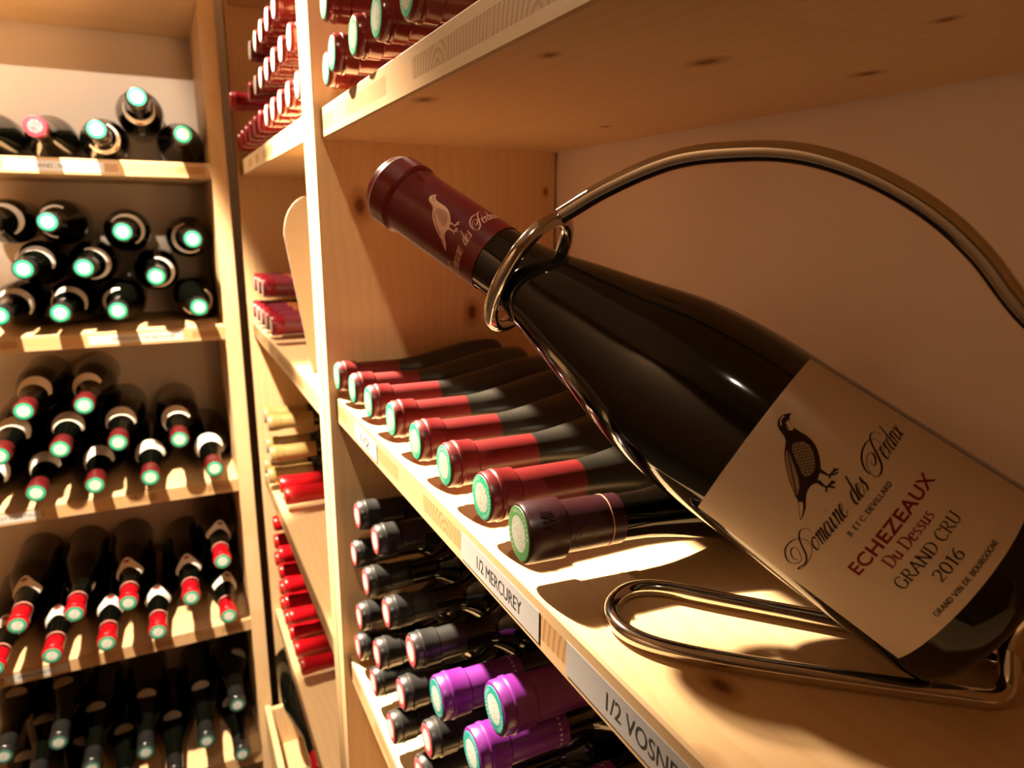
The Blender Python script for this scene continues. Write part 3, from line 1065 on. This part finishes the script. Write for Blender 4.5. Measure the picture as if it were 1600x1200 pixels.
b8cap = [c for c in b8.children if c.name.startswith('capsule')][0]
gl = sharp(lathe('gold_line', [(kp.L - .0457, .0125), (kp.L - .0457, .01318), (kp.L - .0452, .01318), (kp.L - .0452, .0125)], 56), 30)
put('gold_line', gl, M['gold_ink'], b8cap)


def b8_map(V, r):
    # local: z along bottle towards the capsule; x -> world X after the pose, y -> world Z
    out = []
    for x, y in V:       # x: distance from the capsule end along the bottle (m), y: angle rad from world +X towards up
        out.append((r * math.cos(y), r * math.sin(y), kp.L - x))
    return out


em = ([], [])


def emb(pts, n=5, wd=.00028):
    q = smooth2(pts, n) if n > 1 else pts
    # work in (metres along, metres round)
    stroke(*em, q, lambda dx, dy, t: wd)


c0 = -.28 * .0131
emb([(.0225, c0), (.0262, c0 + .0046), (.0310, c0 + .0066), (.0352, c0 + .0044), (.0356, c0 - .0044), (.0310, c0 - .0066), (.0262, c0 - .0046), (.0225, c0)], 5)
emb([(.0250, c0 + .0006), (.0275, c0 + .0034), (.0312, c0 + .0048), (.0338, c0 + .0030), (.0330, c0 + .0010), (.0250, c0 + .0006)], 4)
emb([(.0250, c0 - .0006), (.0275, c0 - .0034), (.0312, c0 - .0048), (.0338, c0 - .0030), (.0330, c0 - .0010), (.0250, c0 - .0006)], 4)
emb([(.0240, c0), (.0345, c0)], 1)
emb([(.0366, c0 - .0044), (.0366, c0 + .0048), (.0392, c0 + .0046), (.0396, c0 - .0034), (.0366, c0 - .0044)], 1)
ev = [(x, y / .0131) for x, y in em[0]]
put('embossed_emblem', mesh('embossed_emblem', b8_map(ev, .01318), em[1]), plain('dull_gold_line', (0.11, 0.045, 0.02), .4), b8cap)
# raised letters on the rim, reading round the capsule
rl = ([], [])
for k, st in enumerate(([[(0, 1), (.8, 1)], [(.4, 1), (.4, 0)]], [[(0, 0), (0, 1), (.75, 0), (.75, 1)]], [[(0, 0), (.4, 1), (.8, 0)], [(.2, .4), (.6, .4)]])):
    for s in st:
        stroke(rl[0], rl[1], [(.0135 - py * .0062, .0138 - (k * 1.15 + px) * .0034) for px, py in s], lambda dx, dy, t: .0007)
rv = [(x, y / .0157 + .12) for x, y in rl[0]]
b_in = b8_map(rv, .01525)
b_out = b8_map(rv, .01572)
n_ = len(rv)
fs = [tuple(n_ + i for i in q) for q in rl[1]]
for q in rl[1]:
    for i in range(4):
        a_, c_ = q[i], q[(i + 1) % 4]
        fs.append((a_, c_, n_ + c_, n_ + a_))
put('raised_lettering', mesh('raised_lettering', b_in + b_out, fs), M['cap_plum'], b8cap)

# --- upper shelf of the right rack
ku = Kind('half_bottle', .24, .0263, .0122, .12, .17, .078, .0148, .019, M['glass_far'], M['cap_brown'], M['seal_green'], .0126, seg=40)
Z1 = LV_R[1]
for i, (x, y) in enumerate([(.0435, .004), (.104, -.004), (.164, -.002), (.2170, .0), (.2705, .003)]):
    ku.make(pose((x, y, Z1 + .0265), (0, -1, 0), ku.L), 'bottle with glossy maroon capsule on the upper shelf, ' + ORD[i] + ' from the divider', 'maroon capped bottles on the upper shelf')
ku.make(pose((.0745, -.002, Z1 + .0265 + .0440), (0, -1, 0), ku.L), 'bottle with glossy maroon capsule lying on top of the upper shelf row', 'maroon capped bottles on the upper shelf')

# --- lower shelf of the right rack: black capped heap with three purple ones
RB = .0289
kb = Kind('half_bottle', .225, RB, .0125, .135, .160, .044, .0146, .021, M['glass_far'], M['cap_black'], M['seal_pink'], .0122, seg=36, sq=.8)
kb.extra.append(('capsule_crease', sharp(lathe('capsule_crease', [(kb.L - .0232, .0131), (kb.L - .0232, .01345), (kb.L - .0222, .01345), (kb.L - .0222, .0131)], 36), 30), M['cap_black'], 'cap'))
Z2 = LV_R[3] + RB + .0004
ROWN = ['bottom', 'second', 'third', 'top']
low = [(0, [(.032, .009), (.097, .008), (.166, .005), (.227, .011)]), (1, [(.0625, .005), (.131, .004), (.194, .007), (.254, .009), (.314, .018)]), (2, [(.0305, .010), (.0925, .006), (.154, .008), (.2165, .010)]), (3, [(.058, .009), (.119, .010)])]
for r, row in low:
    for i, (x, y) in enumerate(row):
        kb.make(pose((x, y, Z2 + .0535 * r), (0, -1, 0), kb.L, random.random() * 6), 'black capped bottle below the middle shelf, ' + ROWN[r] + ' tier, ' + ORD[i] + ' from the divider', 'black capped bottles on the lower shelf')
kv = Kind('half_bottle', .23, RB, .0138, .12, .150, .066, .0164, .022, M['glass_far'], M['cap_purple'], M['seal_teal'], .0137, seg=40, sq=.8)
dot = ([], [], [])
dv, dfc = [], []
for k in range(26):
    t0 = 2 * math.pi * k / 26
    for da, ds in ((-.05, 0), (.05, 0), (.05, .0017), (-.05, .0017)):
        dv.append((.01470 * math.cos(t0 + da), .01470 * math.sin(t0 + da), kv.L - .0600 + ds))
    dfc.append((4 * k, 4 * k + 1, 4 * k + 2, 4 * k + 3))
kv.extra.append(('dotted_print', mesh('dotted_print', dv, dfc), plain('silver_print', (.55, .50, .55), .4), 'cap'))
for (x, y, r, lab) in ((.2785, .009, 2, 'purple capped bottle in the third tier beside the black capped ones'), (.3385, .011, 2, 'purple capped bottle nearest the camera in the third tier'), (.3560, .013, 3, 'purple capped bottle on the top tier under the middle shelf'), (.401, .013, 2, 'purple capped bottle mostly beyond the lower picture edge, only its dotted band showing')):
    kv.make(pose((x + (.0 if r == 2 else .0125), y, Z2 + .0535 * r), (0, -1, 0), kv.L, random.random() * 6), lab, 'purple capped bottles on the lower shelf')
# bearers hidden deeper in the heap (row below the purple bottles)
for i, x in enumerate((.2895, .352)):
    kb.make(pose((x, .016, Z2), (0, -1, 0), kb.L), 'black capped bottle at the bottom below the purple ones, ' + ORD[i] + ' from the left', 'black capped bottles on the lower shelf')
kb.make(pose((.3745, .016, Z2 + .0535), (0, -1, 0), kb.L), 'black capped bottle right under the nearest purple one', 'black capped bottles on the lower shelf')

# --- corner rack, top shelf: maroon capsules with pale ends, crimson ones at the far end
RM = .0292
km = Kind('half_bottle', .225, RM, .0125, .125, .160, .062, .0148, .02, M['glass_far'], M['cap_brown'], M['seal_pale'], .0128, seg=28)
kc = Kind('half_bottle', .225, RM, .0128, .125, .160, .066, .0150, .02, M['glass_far'], M['cap_crimson'], M['cap_crimson'], .0120, seg=28)
ZA = LV_M[1] + RM + .0004
ga = 'maroon capped bottles on the corner rack top shelf'
gc_ = 'crimson capped bottles on the corner rack top shelf'
for r, xs in enumerate(([-.0920 - .0592 * k for k in range(5)], [-.1216 - .0592 * k for k in range(6)], [-.2104 - .0592 * k for k in range(5)])):
    for i, x in enumerate(xs):
        km.make(pose((x, .003, ZA + .0516 * r), (0, -1, 0), km.L), 'pale ended maroon capped bottle on the corner rack, ' + ROWN[r] + ' tier, ' + ORD[i] + ' from the divider', ga)
for i, x in enumerate([-.0920 - .0592 * k for k in range(5, 11)]):
    kc.make(pose((x, .001, ZA), (0, -1, 0), kc.L), 'crimson capped bottle on the corner rack top shelf, ' + ORD[i] + ' after the pale ended ones', gc_)
kc.make(pose((-.1216 - .0592 * 6, .001, ZA + .0516), (0, -1, 0), kc.L), 'crimson capped bottle at the far end of the second tier, corner rack', gc_)
kc.make(pose((-.6244, -.012, ZA + .0592), (0, -1, 0), kc.L), 'crimson capped bottle lying alone on top of the crimson row', gc_)

# --- corner rack, second shelf: red capsules with mauve middle and copper band
kr = Kind('half_bottle', .235, RM, .0145, .125, .155, .070, .0160, .018, M['glass_far'], M['cap_crimson'], M['seal_pale'], .0135, seg=28, bands=(('mauve_band', (.052, .020), M['cap_mauve']), ('copper_band', (.070, .0525), M['cap_orange'])))
ZB = LV_M[2] + RM + .0004
gb = 'copper banded bottles on the corner rack'
for i, x in enumerate((-.444, -.5032, -.5624, -.6216, -.6808)):
    kr.make(pose((x, .004, ZB), (0, -1, 0), kr.L), 'copper banded red bottle, lower tier beside the beige card, ' + ORD[i] + ' from the divider', gb)
for i, x in enumerate((-.5328, -.5920, -.6512)):
    kr.make(pose((x, .006, ZB + .0516), (0, -1, 0), kr.L), 'copper banded red bottle in the upper tier, ' + ORD[i] + ' from the divider', gb)

# --- corner rack, third shelf: gold capsules and two red ones
kg = Kind('half_bottle', .235, RM, .0138, .115, .145, .082, .0160, .022, M['glass_far'], M['cap_gold'], M['seal_pale'], .0135, seg=28)
ZG = LV_M[3] + RM + .0004
gg = 'gold capped bottles on the corner rack'
for lab, x, r in (('first bottom one beside the red pair', -.6235, 0), ('second bottom one by the end panel', -.6830, 0), ('resting on the red pair', -.5939, 1), ('resting between the two bottom ones', -.6532, 1), ('topmost, nearer the divider', -.6235, 2), ('topmost, by the end panel', -.6830, 2)):
    kg.make(pose((x, .002 + .003 * r, ZG + .0516 * r), (0, -1, 0), kg.L), 'ivory gold capped bottle on the corner rack, ' + lab, gg)
kq = Kind('half_bottle', .235, RM, .0150, .115, .140, .075, .0165, .02, M['glass_far'], M['cap_bright'], M['cap_bright'], .0130, seg=28, step=False)
gd = 'bright red foil bottles on the corner rack'
for lab, x in (('nearer the divider', -.5046), ('next to the gold ones', -.5640)):
    kq.make(pose((x, .014, ZG), (0, -1, 0), kq.L), 'bright red foil capped bottle on the gold bottles shelf, ' + lab, gd)

# --- corner rack, fourth shelf: heap of bright red foil capsules
kf = Kind('half_bottle', .235, RM, .0135, .12, .15, .072, .0152, .02, M['glass_far'], M['cap_bright'], M['cap_bright'], .0125, seg=28)
ZD = LV_M[4] + RM + .0004
for r, xs in enumerate(([-.459, -.5184, -.5778, -.6372, -.6966], [-.5481, -.6075, -.6669], [-.5778, -.6372, -.6966], [-.6075, -.6669], [-.6372])):
    for i, x in enumerate(xs):
        kf.make(pose((x, .014 - .002 * r, ZD + .0517 * r), (0, -1, 0), kf.L), 'red foil bottle in the corner heap, ' + ['bottom', 'second', 'third', 'fourth', 'top'][r] + ' tier, ' + ORD[i] + ' from the divider', 'red foil bottles heaped on the fourth shelf')

# --- left rack
def left(kind, y, z, spin_deg, label, group, x=A + .045, dirn=(1, 0, 0)):
    return kind.make(pose((x, y, z), dirn, kind.L, math.radians(spin_deg + 90)), label, group)


def kind75(glass, capm, sealm, capL, band=None, bmat=None, spot_m=None, capbands=(), seal_r=.0140):
    L = .3256
    prof = [(s, r) for s, r in P75[:-2]] + [(L - capL + .014, .0158), (L - capL + .014, 0.0)]
    prof = [p for p in prof if p[0] <= L - capL + .014]
    k = Kind('wine_bottle', L, HR, .0150, 0, 0, capL, .0164, .021, glass, capm, sealm, seal_r, prof, seg=36)
    for bn, (a, b), mt in capbands:
        k.extra.append((bn, sharp(lathe(bn, [(L - a, .0152), (L - a, .0163), (L - b, .0163), (L - b, .0152)], 36), 30), mt, 'cap'))
    if band:
        k.extra.append(('shoulder_label', shoulder_band('shoulder_label', prof, *band), bmat or M['neck_paper'], 'body'))
        if spot_m:
            k.extra.append(('label_emblem', spot_mesh('label_emblem', [(s, r + .0003) for s, r in prof], band[0] + (band[1] - band[0]) * .33, 13, .004), spot_m, 'body'))
    return k


k1 = kind75(M['glass_far'], M['cap_plum'], M['seal_far'], .058, (.190, .212, 105, 'crescent'), M['neck_paper'], M['red_spot'])
k1r = kind75(M['glass_far'], M['cap_crimson'], M['seal_red'], .050, seal_r=.0160)
k1n = kind75(M['glass_far'], M['cap_plum'], M['seal_far'], .058)
g1 = 'bottles on the left rack top shelf'
left(k1n, -.3800, LV_L[1] + .0411, 0, 'plain green sealed bottle at the left picture edge, left rack top shelf', g1)
left(k1r, -.2968, LV_L[1] + .0425, 0, 'bottle with a red topped capsule on the left rack top shelf', g1)
left(k1, -.2138, LV_L[1] + .0425, -40, 'green sealed bottle with tilted shoulder label beside the red topped one', g1)
left(k1, -.1505, LV_L[1] + .0965, -92, 'single bottle lying on top of two others, left rack top shelf', g1)
left(k1n, -.0870, LV_L[1] + .0425, 30, 'plain green sealed bottle beside the upright, left rack top shelf', g1)

kd = kind75(M['glass_far'], M['cap_black'], M['seal_far'], .055, (.176, .203, 100, 'crescent'))
g2 = 'bottles with white crescent labels on the left rack second shelf'
z0 = LV_L[2] + .0415
TN = ['bottom', 'middle', 'top']
for r, row in enumerate(([(-.382, 0, 70), (-.2985, 0, 80), (-.2150, 0, 190), (-.0880, 0, -50)], [(-.3400, .073, 85), (-.2565, .073, 5), (-.1510, .0560, -8)], [(-.3800, .1470, 50), (-.2980, .1470, 165), (-.1940, .1315, 42), (-.0880, .1190, 205)])):
    n = len(row)
    for i, (y, dz, sp) in enumerate(row):
        left(kd, y, z0 + dz, sp, 'crescent labelled bottle, left rack second shelf, ' + TN[r] + ' tier, ' + ORD[n - 1 - i] + ' from the upright', g2)

ke = kind75(M['glass_far'], M['cap_red'], M['seal_far'], .058, (.180, .214, 92, 'crescent'))
g3 = 'bottles with broad white shoulder labels on the left rack third shelf'
z0 = LV_L[3] + .0415
for r, row in enumerate(([(-.4550, 0, 70), (-.3700, 0, 110), (-.2830, 0, 105), (-.1960, 0, 100), (-.0880, 0, 112)], [(-.4125, .0725, 80), (-.3265, .0725, 88), (-.2395, .0725, 95), (-.1420, .0650, 118)], [(-.3695, .1450, 92), (-.2830, .1450, 130)])):
    n = len(row)
    for i, (y, dz, sp) in enumerate(row):
        left(ke, y, z0 + dz, sp, 'broad labelled bottle, left rack third shelf, ' + TN[r] + ' tier, ' + ORD[n - 1 - i] + ' from the upright', g3)

ks = kind75(M['glass_far'], M['cap_bright'], M['seal_far'], .060, (.186, .222, 88, 'bump'), M['neck_paper'], M['red_spot'], capbands=(('pink_band', (.060, .053), M['pink_band']),))
g4 = 'red capped bottles on the left rack fourth shelf'
z0 = LV_L[4] + .0415
for r, row in enumerate(([(-.4700, 0, 90), (-.3850, 0, 95), (-.2990, 0, 85), (-.2140, 0, 90), (-.0880, 0, 70)], [(-.4275, .0720, 100), (-.3420, .0720, 270), (-.2565, .0720, 100), (-.1510, .0560, 95)], [(-.0900, .1190, 75)])):
    n = len(row)
    for i, (y, dz, sp) in enumerate(row):
        left(ks, y, z0 + dz, sp, 'red capped bottle with bumped label, left rack fourth shelf, ' + TN[r] + ' tier, ' + ORD[n - 1 - i] + ' from the upright', g4)

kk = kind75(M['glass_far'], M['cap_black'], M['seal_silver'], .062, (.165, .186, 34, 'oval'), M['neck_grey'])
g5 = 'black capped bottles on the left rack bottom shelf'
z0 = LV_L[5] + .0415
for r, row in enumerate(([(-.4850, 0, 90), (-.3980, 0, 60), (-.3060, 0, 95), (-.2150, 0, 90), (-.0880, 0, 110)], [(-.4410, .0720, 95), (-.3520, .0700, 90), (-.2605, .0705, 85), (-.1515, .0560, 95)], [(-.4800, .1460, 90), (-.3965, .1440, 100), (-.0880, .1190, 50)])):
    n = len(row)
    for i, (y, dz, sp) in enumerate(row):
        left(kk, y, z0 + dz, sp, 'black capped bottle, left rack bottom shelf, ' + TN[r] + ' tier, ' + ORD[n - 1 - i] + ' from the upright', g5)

# ------------------------------------------------------------------ shelf labels (paper strips with print)
def shelf_label(parent, inv_, origin, along, up, outw, w_, h_, text=None, tx=(0, 1), th=.0062, ty=None):
    """Paper strip stuck on a shelf edge; `along` reads left to right, `outw` points off the edge."""
    o, a_, u_, n_ = (Vector(q) for q in (origin, along, up, outw))
    v = []
    for d in (0.0, .00025):
        for s, t in ((0, 0), (1, 0), (1, 1), (0, 1)):
            v.append(o + a_ * w_ * s + u_ * h_ * t + n_ * d)
    f = [(4, 5, 6, 7), (3, 2, 1, 0)] + [(i, (i + 1) % 4, 4 + (i + 1) % 4, 4 + i) for i in range(4)]
    lb = adopt(put('shelf_label', mesh('shelf_label', v, f), M['tag_paper_lit'] if parent is lrack or parent is mrack else M['tag_paper_dim'], parent), inv_)
    if text:
        vv, ff = fit(font_mesh(text), tx[0], tx[1], (h_ - th) / 2 if ty is None else ty, th)
        V = [o + a_ * x + u_ * y + n_ * .00035 for x, y in vv]
        # parented to the label; same placement as the label
        t_ = put('lettering', mesh('lettering', V, ff), M['tag_ink'], lb)
    return lb


ey = E0 - .0002
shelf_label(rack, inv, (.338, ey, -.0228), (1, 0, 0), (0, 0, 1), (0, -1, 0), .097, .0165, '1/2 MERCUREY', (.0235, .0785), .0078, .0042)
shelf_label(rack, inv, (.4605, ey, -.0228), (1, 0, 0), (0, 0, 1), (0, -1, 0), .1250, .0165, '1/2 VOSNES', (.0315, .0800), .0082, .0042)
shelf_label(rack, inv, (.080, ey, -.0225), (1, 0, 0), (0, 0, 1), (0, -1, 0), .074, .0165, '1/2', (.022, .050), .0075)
shelf_label(mrack, minv, (-.300, ey, LV_M[1] - .0225), (1, 0, 0), (0, 0, 1), (0, -1, 0), .085, .018, '40', (.030, .052), .008)
ex = A - .0008
shelf_label(lrack, linv, (ex, -.352, LV_L[1] - .0215), (0, 1, 0), (0, 0, 1), (1, 0, 0), .140, .0165, 'PERNAND . VERGEL. ILE P', (.026, .128), .0060)
shelf_label(lrack, linv, (ex, -.268, LV_L[2] - .0215), (0, 1, 0), (0, 0, 1), (1, 0, 0), .150, .0165, 'SAVIGNY 1ER BEAUNE', (.036, .136), .0060)
shelf_label(lrack, linv, (ex, -.520, LV_L[3] - .0215), (0, 1, 0), (0, 0, 1), (1, 0, 0), .145, .0165, 'ST MARTIN', (.085, .135), .0060)
shelf_label(lrack, linv, (ex, -.470, LV_L[4] - .0215), (0, 1, 0), (0, 0, 1), (1, 0, 0), .100, .0165, 'MERCUREY', (.022, .072), .0065)

# ------------------------------------------------------------------ small things
# beige card with a rounded corner, standing on the corner rack's second shelf
cv, cf = [], []
prof = [(.021, 0.0)] + [(-.0035, .172)] + [(-.0035 + .034 * (1 - math.cos(math.radians(a_))), .172 + .048 * math.sin(math.radians(a_))) for a_ in range(12, 91, 13)] + [(.150, .222), (.150, 0.0)]
zb = LV_M[2] + .0003
for xx in (-.2015, -.1985):
    for y_, z_ in prof:
        cv.append((xx, y_, zb + z_))
n_ = len(prof)
cf = [tuple(range(n_)), tuple(range(2 * n_ - 1, n_ - 1, -1))] + [(i, n_ + i, n_ + (i + 1) % n_, (i + 1) % n_) for i in range(n_)]
tag(put('card_panel', mesh('card_panel', cv, cf), M['card']), 'beige card panel with rounded corner standing on the corner rack beside copper banded bottles', 'card')

# pale pine offcut leaning against the divider behind the half bottles
tag(put('wood_offcut', box('wood_offcut', .0006, .0018, .1660, .2560, 0.0002, .0475, .0005), wood('pale_offcut', 'x', 'z', strip=.5)), 'pale pine offcut standing against the divider behind the half bottles', 'wood')

# open wooden crate on the bottom of the corner rack with one red capped bottle lying across it
crate = tag(empty('wooden_crate', (-.55, .13, LV_M[5])), 'small open pine crate on the bottom shelf of the corner rack', 'crate')
cinv = Matrix.Translation((.55, -.13, -LV_M[5]))
cz = LV_M[5] + .0003
for b in ((-.700, -.430, -.034, -.022, cz, cz + .104), (-.700, -.430, .190, .202, cz, cz + .104), (-.700, -.688, -.022, .190, cz, cz + .098), (-.442, -.430, -.022, .190, cz, cz + .142)):
    adopt(put('crate_side', box('crate_side', *b), M['wood_x'], crate), cinv)
adopt(put('crate_bottom', box('crate_bottom', -.688, -.442, -.022, .190, cz, cz + .008), M['wood_x'], crate), cinv)
kz = kind75(M['glass_far'], M['cap_bright'], M['seal_pink'], .055)
kz.make(pose((-.3950, .028, -.7840), (1, -.02, -.09), kz.L), 'single red capped bottle lying in the pine crate on the bottom shelf', None)
